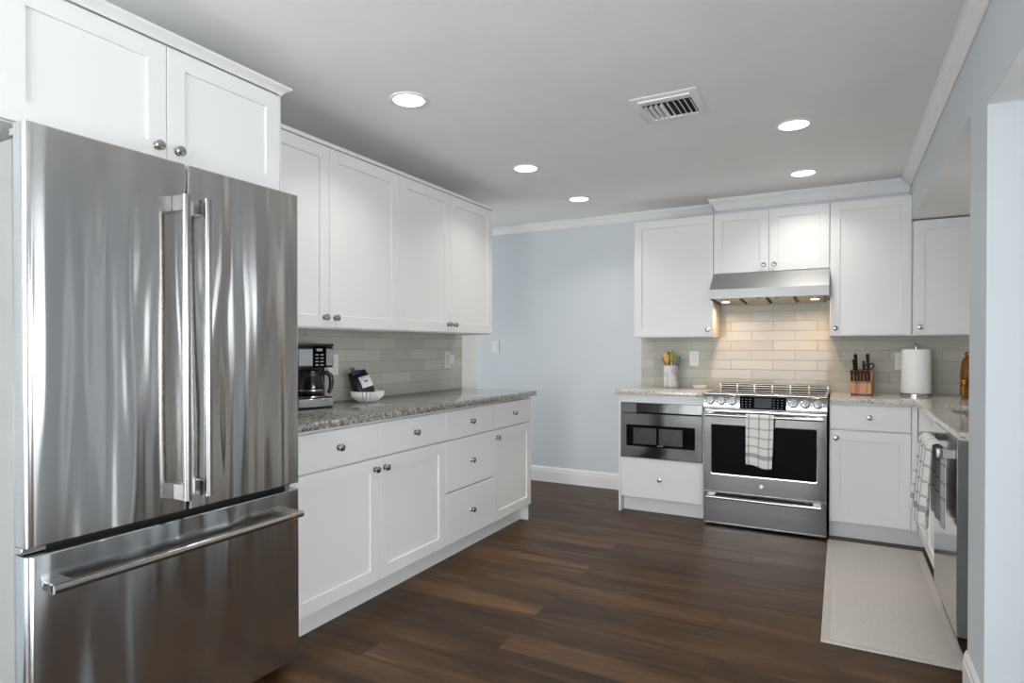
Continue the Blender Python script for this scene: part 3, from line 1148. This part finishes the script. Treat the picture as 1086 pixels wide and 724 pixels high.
# bunched on the dishwasher handle (bar along Y at x = .343)
hx, hzc = .396 - .053, .803
rows = []
path = []
Lf, Lb = .33, .32
for k in range(15):
    path.append(('f', hzc - Lf + Lf * k / 14, Lf * (1 - k / 14)))
for k in range(1, 8):
    path.append(('t', k / 8, -.02 * k / 8))
for k in range(0, 14):
    path.append(('b', hzc - Lb * k / 13, -.02 - Lb * k / 13))
nu = 30
for kind, q, s in path:
    row = []
    for i in range(nu + 1):
        f = i / nu
        if kind == 't':
            hang = 0
            zz = hzc + .022 + .010 * math.sin(q * PI)
            xx = hx - .022 + .044 * q
        else:
            hang = min(1, max(0, (hzc - q) / .3))
            zz = q + (.0165 * (1 - hang) if kind == 'f' else .0165 * (1 - hang))
            xx = hx - .022 - .012 * hang if kind == 'f' else hx + .022 + .002 * hang
        wid = .36 + .08 * hang ** .7
        yc = 3.13 + .03 * hang
        y = yc + (f - .5) * wid
        ph = f * 19 + (0.8 if kind == 'b' else 0)
        amp = (.009 + .008 * hang) if kind == 'f' else (.005 if kind == 't' else .006)
        if kind == 't':
            zz += amp * math.sin(ph) * .8
        else:
            xx += amp * math.sin(ph) * (1 if kind == 'f' else .7) - (.010 * hang if kind == 'f' else -.0)
        if kind == 'f':
            zz += hang * .012 * math.sin(f * 6 + 1)
        row.append((xx, y, zz, f * .45, s))
    rows.append(row)
M['plaid_b'] = plaid('plaid_towel_dishwasher', (.03, .10, .17, .24, .31, .38, .43), (.02, .085, .15, .21, -.09, -.16, -.22), .262)
towel('tea_towel', rows, 'plaid_b', 'white plaid tea towel bunched over the dishwasher handle')


# ------------------------------------------------------------------ ceiling fittings
def downlight(label, x, y):
    t = thing('recessed_light', label, 'ceiling light', (x, y, ZC), 0, 'recessed ceiling lights')
    MB().lathe([(.070, -.0004), (.087, -.0006), (.088, -.003), (.085, -.006), (.075, -.008), (.071, -.0065), (.069, -.003)], (0, 0, 0), 'z', 40).build('trim_ring', 'trim', t)
    MB().lathe([(.069, -.0012), (.069, -.0042), (.05, -.0048), (0, -.005)], (0, 0, 0), 'z', 40).build('lens', 'lamp', t)
    d = bpy.data.lights.new('bulb', 'AREA')
    d.shape = 'DISK'
    d.size = .13
    d.energy = 2.6
    d.color = (1.0, .96, .9)
    d.spread = math.radians(122)
    o = bpy.data.objects.new('bulb', d)
    COL.objects.link(o)
    o.parent = t
    o.location = (0, 0, -.0065)
    return t


L0 = downlight('round recessed ceiling light nearest the refrigerator, first of the left row', -1.735, 2.212)
for lab, x, y in (('round recessed ceiling light in the middle of the left row', -1.748, 3.405),
                  ('round recessed ceiling light farthest back in the left row', -1.752, 4.30),
                  ('round recessed ceiling light on the right, nearer than the one by the hood', -.2136, 3.388),
                  ('round recessed ceiling light in front of the range hood crown', -.2187, 4.352)):
    dup(L0, (x, y, ZC), 0, lab, 'recessed ceiling lights')

t = thing('air_vent', 'square white louvred air vent set in the ceiling', 'vent', (-.706, 2.853, ZC), 0)
hw, hd = .150, .158
fr = MB()


def vr_(i, z):
    return [(-hw + i, -hd + i, z), (hw - i, -hd + i, z), (hw - i, hd - i, z), (-hw + i, hd - i, z)]


fr.rings([vr_(0, -.0005), vr_(0, -.003), vr_(.004, -.006), vr_(.032, -.007), vr_(.034, -.012), vr_(.037, -.012), vr_(.037, -.0005)], cap0=False, cap1=False)
fr.build('frame', 'trim', t)
MB().box(-hw + .037, -hd + .037, -.0016, hw - .037, hd - .037, -.0006).build('duct_shade', 'vent_dark', t)  # flat dark plate stands in for the shaded opening behind the louvers
for k in range(9):
    x = -hw + .052 + k * (2 * hw - .104) / 8
    lean = -.011 if k < 4 else (.011 if k > 4 else 0)
    MB().prism([(x - .001, -.0026), (x + .001, -.0026), (x + lean + .001, -.0145), (x + lean - .001, -.0145)], 'y', -hd + .10, hd - .037).build('louver', 'trim', t)
MB().prism([(-hd + .040, -.0135), (-hd + .040, -.0120), (-hd + .090, -.0035), (-hd + .092, -.0050)], 'x', -hw + .037, hw - .037).build('deflector', 'trim', t)


# ------------------------------------------------------------------ wall plates (local frame like cabinets)
def plate(label, loc, rz, w=.074, h=.118, kind='duplex', gangs=1):
    t = thing('light_switch' if kind == 'switch' else 'wall_outlet', label, 'switch' if kind == 'switch' else 'outlet', loc, rz)
    door_mesh(-w / 2, w / 2, -h / 2, h / 2, False, th=.006, y=-.0065).build('cover_plate', 'plastic_white', t)
    for gi in range(gangs):
        cx = (gi - (gangs - 1) / 2) * .046
        door_mesh(cx - .0168, cx + .0168, -.034, .034, False, th=.002, y=-.0088).build('insert' if kind != 'switch' else 'rocker', 'plastic_white', t)
        if kind == 'switch':
            MB().prism([(-.0090, -.03), (-.0140, .03), (-.009, .03)], 'x', cx - .012, cx + .012).build('paddle', 'plastic_white', t)
        else:
            for zc in (-.018, .018):
                s = MB()
                for dx in (-.006, .006):
                    s.box(cx + dx - .0012, -.0094, zc - .001, cx + dx + .0012, -.0086, zc + .008)
                s.box(cx - .002, -.0094, zc - .009, cx + .002, -.0086, zc - .005)
                s.build('socket_slot', 'legend', t)
    return t


plate('white outlet on the tile above the small dish, left of the range', (-1.036, YB - .0085, 1.132), 0)
plate('white double outlet partly hidden behind the paper towel roll', (.389, YB - .0085, 1.126), 0, w=.116, gangs=2)
plate('white light switch on the blue back wall', (-2.885, YB - .0005, 1.225), 0, kind='switch')
plate('white outlet on the left tile, partly hidden by the coffee maker', (XLW + .0085, 2.528, 1.122), R90)
plate('white outlet on the left tile, near its far end', (XLW + .0085, 3.66, 1.132), R90)
o = MB().box(-.026, -.0455, -.034, .026, -.0095, .040, .008, 3).build('plug_adapter', 'plastic_white')
o.location = (XLW + .0085, 3.665, 1.128)
o.rotation_euler = (0, 0, R90)
tag(o, 'small white plug-in adapter in the outlet near the far end of the left tile', 'adapter')

# ------------------------------------------------------------------ coffee maker corner
t = thing('coffee_maker', 'black and stainless drip coffee maker on the left worktop, beside the refrigerator', 'coffee maker', (-2.352, 2.207, CT + .0005), R90 - .33)
# local: front -y
b = MB()
b.box(-.092, -.06, .0, .092, .115, .058, .008, 2)
b.build('base', 'plastic_black', t)
MB().box(-.0925, -.0628, .008, .0925, .06, .052, .004).build('base_band', 'steel_plain', t)
MB().box(-.092, .045, .0585, .092, .115, .318, .006, 2).build('water_tank', 'plastic_black', t)
MB().box(-.0935, .04, .055, -.0925, .108, .30).build('side_strip', 'steel_plain', t)
MB().box(.0925, .04, .055, .0935, .108, .30).build('side_strip', 'steel_plain', t)
MB().box(-.092, -.06, .205, .092, .0445, .31, .006, 2).build('brew_head', 'plastic_black', t)
MB().box(-.0935, -.0628, .212, .0935, .03, .302, .004).build('brew_band', 'steel_plain', t)
pn = MB().box(-.018, -.0655, .206, .052, -.0629, .312, .001).build('control_panel', 'black_glass', t)
kb = MB()
for r_ in range(4):
    for c_ in range(2):
        kb.box(-.006 + c_ * .026, -.0672, .216 + r_ * .017, .010 + c_ * .026, -.0656, .2215 + r_ * .017, .0006)
kb.box(.0, -.0672, .288, .030, -.0656, .3)
kb.build('button', 'legend', pn)
MB().box(-.094, -.066, .310, .094, .118, .325, .006, 2).build('lid', 'plastic_black', t)
MB().lathe([(.055, .0585), (.055, .0625)], (0, -.008, 0), 'z', 28).build('warming_plate', 'steel_plain', t)
# carafe
ctr = Matrix.Rotation(R90 - .33, 4, 'Z') @ Vector((0, -.008, 0))
c = thing('coffee_carafe', 'glass coffee carafe with black handle on the warming plate', 'carafe', (-2.352 + ctr.x, 2.207 + ctr.y, CT + .0635), R90 - .33)
MB().lathe([(.045, 0), (.058, .006), (.064, .03), (.063, .06), (.054, .09), (.047, .105), (.045, .105), (.052, .09), (.061, .06), (.062, .03), (.056, .008), (.0, .004)], (0, 0, 0), 'z', 32).build('jug', 'tea_glass', c)
MB().lathe([(.0485, .100), (.0495, .118), (.046, .120), (.0465, .1058)], (0, 0, 0), 'z', 32).build('rim_band', 'plastic_black', c)
MB().lathe([(.044, .121), (.044, .126), (.03, .132), (0, .133)], (0, 0, 0), 'z', 28).build('lid', 'plastic_black', c)
dirv = Vector((.86, -.50, 0))
pts = [(dirv.x * r, dirv.y * r, z) for r, z in ((.049, .112), (.075, .116), (.092, .10), (.097, .07), (.092, .035), (.082, .012))]
MB().tube(pts, [.011, .013, .013, .013, .011, .009], 10, sx=.9).build('handle', 'plastic_black', c)
MB().lathe([(.0648, .026), (.0654, .027), (.0654, .031), (.0648, .032)], (0, 0, 0), 'z', 32).build('base_band', 'steel_plain', c)

# paper coffee filters with the bag sitting in them
fl = MB()
prof = [(.044, .0006), (.049, .001), (.066, .016), (.083, .034), (.086, .060), (.0845, .060), (.081, .035), (.064, .018), (.047, .003), (0, .002)]
fl.lathe(prof, (0, 0, 0), 'z', 52, [.0, .04, .08, .10, .10, .10, .10, .08, .02, 0])
o = fl.build('coffee_filter', 'paper', smooth=False)
o.location = (-2.352, 2.622, CT + .0002)
tag(o, 'fluted white paper coffee filter standing like a bowl on the left worktop', 'coffee filter')
t = thing('coffee_bag', 'black coffee bag with a pale label leaning back in the paper filter', 'bag', (-2.352, 2.615, CT + .016), R90 - .42)
bg_ = MB()
R = []
for k, (hgt, wd, dp) in enumerate([(0, .036, .026), (.006, .044, .032), (.04, .052, .038), (.08, .053, .036), (.11, .050, .026), (.128, .049, .014), (.138, .048, .007), (.146, .047, .005)]):
    ring = []
    for i in range(20):
        a = 2 * PI * i / 20
        cx, cy = math.cos(a), math.sin(a)
        px = wd * math.copysign(abs(cx) ** .55, cx)
        py = dp * math.copysign(abs(cy) ** .55, cy)
        ring.append((px, py + hgt * .0, hgt))
    R.append(ring)
bg_.rings(R)
TILT = Matrix.Scale(1.14, 4) @ Matrix.Rotation(math.radians(-16), 4, 'X') @ Matrix.Rotation(math.radians(-14), 4, 'Y')
bmesh.ops.transform(bg_.bm, matrix=TILT, verts=bg_.bm.verts[:])
bg_.build('bag_body', 'foil_black', t)
lb_ = MB()
rows_ = []
for k in range(6):
    zz = .052 + k * .0115
    dp = .0385 - max(0, zz - .08) * .33 + .0012
    rows_.append([(x, -dp, zz) for x in (-.018, 0, .018, .040)])
lb_.rings([[*r, *[(p[0], p[1] + .0012, p[2]) for p in reversed(r)]] for r in rows_])
bmesh.ops.transform(lb_.bm, matrix=TILT, verts=lb_.bm.verts[:])
lb_.build('bag_label', 'label', t)
eb = MB()
eb.rings([[(.011 + .010 * math.cos(2 * PI * k / 16), -.0412 + q, .082 + .0038 * math.sin(2 * PI * k / 16)) for k in range(16)] for q in (.003, 0)])
bmesh.ops.transform(eb.bm, matrix=TILT, verts=eb.bm.verts[:])
eb.build('bag_emblem', 'plastic_black', t)
cl = MB().box(-.030, -.014, .132, .014, .012, .150, .003, 2)
cl.tube([(-.024, -.004, .149), (-.026, -.008, .172)], [.005, .004], 8)
cl.tube([(-.010, -.004, .149), (-.014, -.008, .168)], [.005, .004], 8)
bmesh.ops.transform(cl.bm, matrix=TILT, verts=cl.bm.verts[:])
cl.build('bag_clip', 'navy', t)['label'] = 'navy blue clip closing the bag'
t = thing('coffee_scoop', 'dark coffee scoop handle sticking out over the paper filter rim', 'scoop', (-2.365, 2.690, CT + .061), 0)
MB().tube([(0, -.02, -.010), (0, .015, .004), (.004, .052, .007), (.004, .068, .010)], [.003, .0035, .0045, .0035], 8).build('handle', 'steel_plain', t)
MB().lathe([(.013, 0), (.015, .015), (.0135, .015), (.0, .003)], (0, -.034, -.026), 'z', 16).build('bowl', 'plastic_black', t)

# ------------------------------------------------------------------ utensil crock
cx, cy = -1.185, 4.822
t = thing('utensil_crock', 'grey marble utensil crock on the worktop left of the range', 'crock', (cx, cy, CTB + .0003), 0)
MB().lathe([(.052, 0), (.0555, .003), (.0555, .170), (.054, .173), (.048, .173), (.0475, .17), (.0475, .01), (0, .008)], (0, 0, 0), 'z', 36).build('crock_body', 'marble', t)
GU = 'cooking utensils in the crock'


def utensil(name, label, dx0, dy0, dx1, dy1, L, head, m, mh=None, hm='handle'):
    """stick from (dx0,dy0) on the crock's bottom to (dx1,dy1) at height L; head = list of (dist from top, half width, half thickness)"""
    t = thing(name, label, 'utensil', (cx + dx0, cy + dy0, CTB + .0135), 0, GU)
    d = Vector((dx1 - dx0, dy1 - dy0, L))
    LL = d.length
    d.normalize()
    hl = head[0][0]
    MB().tube([d * .004, d * (LL - hl + .004)], [.0045, .0055], 10).build('handle', m, t)
    sx = Vector((1, .25, 0)).normalized()
    sy = d.cross(sx).normalized()
    R = []
    for dist, wd, th in head:
        p = d * (LL - dist)
        R.append([p + sx * wd * math.cos(2 * PI * k / 14) + sy * th * math.sin(2 * PI * k / 14) for k in range(14)])
    MB().rings(R).build(hm, mh or m, t)


spoon = [(.085, .006, .005), (.07, .014, .005), (.045, .024, .006), (.02, .024, .006), (.006, .015, .005), (.0, .004, .003)]
spat = [(.085, .006, .005), (.075, .018, .005), (.04, .021, .004), (.01, .021, .004), (.0, .017, .003)]
slim = [(.09, .0058, .0055), (.07, .008, .006), (.03, .008, .006), (.0, .005, .004)]
utensil('wooden_spoon', 'brown wooden spoon leaning far left in the crock', .016, .010, -.058, .012, .235, spoon, 'wood_mid', hm='spoon_bowl')
utensil('wooden_spoon', 'pale wooden spoon at the front left of the crock', .008, -.016, -.036, -.020, .262, spoon, 'wood_light', hm='spoon_bowl')
utensil('wooden_spoon', 'brown wooden spoon standing behind the pale one in the crock', -.012, .016, -.022, .034, .268, spoon, 'wood_mid', hm='spoon_bowl')
utensil('silicone_spatula', 'green silicone spatula in the middle of the crock', -.004, .004, .012, .004, .262, spat, 'steel_plain', 'green', 'spatula_head')
utensil('wooden_spatula', 'reddish wooden spatula handle standing behind the green spatula', .010, .024, .008, .030, .285, slim, 'wood_mid', hm='handle_grip')
utensil('silicone_spoon', 'yellow and orange utensil right of the green spatula in the crock', .004, -.012, .042, -.020, .235, slim, 'steel_plain', 'orange', 'handle_grip')
utensil('silicone_spatula', 'teal silicone spatula leaning right in the crock', .026, .010, .056, .004, .235, spat, 'wood_mid', 'teal', 'spatula_head')

o = MB().lathe([(.040, 0), (.045, .001), (.056, .018), (.058, .024), (.0555, .024), (.050, .014), (.044, .007), (0, .006)], (0, 0, 0), 'z', 36).build('dish', 'plastic_white')
o.location = (-.945, 4.77, CTB + .0002)
tag(o, 'small shallow white dish on the worktop left of the range', 'dish')

# ------------------------------------------------------------------ knife block
kx, ky, kr = .128, 4.70, -.16
t = thing('knife_block', 'bamboo knife block on the worktop right of the range', 'knife block', (kx, ky, CTB + .0003), kr)
prof = [(-.085, .009), (-.085, .080), (-.060, .097), (-.045, .103), (-.010, .158), (.040, .172), (.072, .110), (.080, .009)]
MB().prism(prof, 'x', -.062, .062).build('block_body', 'bamboo', t)
for fx in (-.05, .05):
    for fy in (-.07, .065):
        MB().lathe([(.007, 0), (.007, .0088)], (fx, fy, 0), 'z', 10).build('foot', 'dark_gap', t)
GK = 'knives in the block'
KM = Matrix.Translation((kx, ky, CTB + .0003)) @ Matrix.Rotation(kr, 4, 'Z')
KDIR = Vector((0, -.42, .907)).normalized()


def knife(label, lx, ly, lz, L, wd, th, group=GK, first=None):
    p = KM @ Vector((lx, ly, lz))
    t = thing('knife', label, 'knife', p, kr, group)
    a = KDIR
    b = Vector((0, .907, .42))
    R = []
    for f, s in ((0, .75), (.1, 1), (.45, .82), (.75, 1), (.93, 1.08), (1, .8)):
        c = a * (.0084 + (L - .0084) * f)
        R.append([c + Vector((th * s * math.cos(2 * PI * k / 12), 0, 0)) + b * wd * s * math.sin(2 * PI * k / 12) for k in range(12)])
    MB().rings(R).build('handle', 'plastic_black', t)
    R = []
    for f in (.001, .0058):
        c = a * (f * 1.4)
        R.append([c + Vector((th * 1.1 * math.cos(2 * PI * k / 12), 0, 0)) + b * wd * 1.02 * math.sin(2 * PI * k / 12) for k in range(12)])
    MB().rings(R).build('bolster', 'chrome', t)
    c = a * (L + .0004)
    e = a * (L + .003)
    MB().rings([[q + Vector((th * .75 * math.cos(2 * PI * k / 12), 0, 0)) + b * wd * .75 * math.sin(2 * PI * k / 12) for k in range(12)] for q in (c, e)]).build('end_cap', 'chrome', t)
    return t


names = ['leftmost steak knife in the front row of the knife block', 'second steak knife from the left in the knife block front row', 'third steak knife from the left in the knife block front row',
         'fourth steak knife from the left in the knife block front row', 'fifth steak knife from the left in the knife block front row', 'rightmost steak knife in the front row of the knife block']
s0 = None
for i, nm in enumerate(names):
    lx = -.0495 + i * .0198
    ly, lz = -.0730, .0890
    if s0 is None:
        s0 = knife(nm, lx, ly, lz, .082, .0105, .0084)
    else:
        dup(s0, KM @ Vector((lx, ly, lz)), kr, nm, GK)
knife('black-handled knife at the back left of the block, tallest of the left pair', -.036, .008, .164, .118, .015, .011)
knife('black-handled knife in front of the tall left one in the block', -.042, -.020, .144, .105, .014, .0105)
knife('black-handled knife at the back right of the block, behind the scissors', .034, .012, .166, .118, .015, .011)
knife('short black-handled knife left of the scissors in the block', .014, -.016, .149, .085, .013, .0095)
p = KM @ Vector((.036, -.030, .146))
t = thing('scissors', 'black-handled kitchen scissors in the right side of the knife block', 'scissors', p, kr)


def loop(cxx, czz, rx, rz, tilt):
    pts = []
    for k in range(17):
        a = 2 * PI * k / 16
        x, z = rx * math.cos(a), rz * math.sin(a)
        x, z = x * math.cos(tilt) - z * math.sin(tilt), x * math.sin(tilt) + z * math.cos(tilt)
        pts.append(Vector((cxx + x, 0, 0)) + KDIR * (czz + z) + Vector((0, -.004, 0)))
    return pts


MB().tube(loop(.020, .050, .015, .022, -.5), .0048, 8).build('handle_loop', 'plastic_black', t)
MB().tube(loop(-.012, .046, .013, .021, .35), .0048, 8).build('handle_loop', 'plastic_black', t)
MB().tube([KDIR * .002, KDIR * .03 + Vector((.003, 0, 0))], [.010, .008], 10).build('pivot', 'plastic_black', t)

# ------------------------------------------------------------------ paper towel
px, py = .434, 4.755
t = thing('paper_towel_holder', 'round steel paper towel holder on the back worktop', 'paper towel holder', (px, py, CTB + .0003), 0)
MB().lathe([(.090, 0), (.092, .002), (.092, .012), (.088, .016), (.02, .017), (0, .017)], (0, 0, 0), 'z', 40).build('base', 'steel_plain', t)
MB().tube([(0, 0, .0172), (0, 0, .322)], .006, 12).build('post', 'steel_plain', t)
MB().lathe([(.006, .3222), (.012, .328), (.0135, .335), (.010, .341), (0, .344)], (0, 0, 0), 'z', 20).build('finial', 'steel_plain', t)
t = thing('paper_towel_roll', 'full white paper towel roll on the steel holder', 'paper towel roll', (px, py, CTB + .0178), .5)
MB().lathe([(.0195, 0), (.083, 0), (.0845, .004), (.0805, .281), (.079, .284), (.0195, .284), (.0195, .28), (.019, .004)], (0, 0, 0), 'z', 48).build('paper', 'paper', t)
sh_ = MB()
R = []
for z, k in ((.004, .2), (.10, .5), (.2, .9), (.245, 1.0)):
    row = []
    for i in range(6):
        a = -.5 + i * .16
        r = .0855 - (z / .28) * .004 + .022 * k * (i / 5) ** 2
        row.append((r * math.cos(a), r * math.sin(a), z + .0))
    row2 = [(x * .99, y * .99, z) for x, y, z in reversed(row)]
    R.append(row + row2)
sh_.rings(R)
sh_.build('loose_sheet', 'paper', t)

# ------------------------------------------------------------------ amber jar with a spigot
t = thing('drink_dispenser', 'amber glass drink dispenser with a brass spigot in the far right corner', 'drink dispenser', (.735, 4.70, CTB + .0003), 0)
prof = [(.066, 0), (.070, .006)]
for k in range(14):
    z = .012 + k * .0158
    prof += [(.0755 if z < .15 else .0755 - (z - .15) * .10, z), (.0735 if z < .15 else .0735 - (z - .15) * .10, z + .010)]
prof += [(.060, .244), (.050, .256), (.046, .262), (.0, .262)]
MB().lathe(prof, (0, 0, 0), 'z', 40).build('glass_body', 'amber', t)
MB().lathe([(.049, .2625), (.052, .266), (.052, .280), (.044, .287), (.016, .291), (.014, .299), (0, .302)], (0, 0, 0), 'z', 32).build('lid', 'gold', t)
sp = MB()
q = Vector((-.62, -.784, 0))
sp.tube([q * .0745 + Vector((0, 0, .085)), q * .105 + Vector((0, 0, .085)), q * .115 + Vector((0, 0, .075)), q * .116 + Vector((0, 0, .012))], [.008, .008, .0095, .0075], 10)
sp.lathe([(.011, .088), (.012, .104), (.019, .108), (.019, .113), (.006, .118), (0, .119)], q * .105, 'z', 14)
sp.build('spigot', 'gold', t)
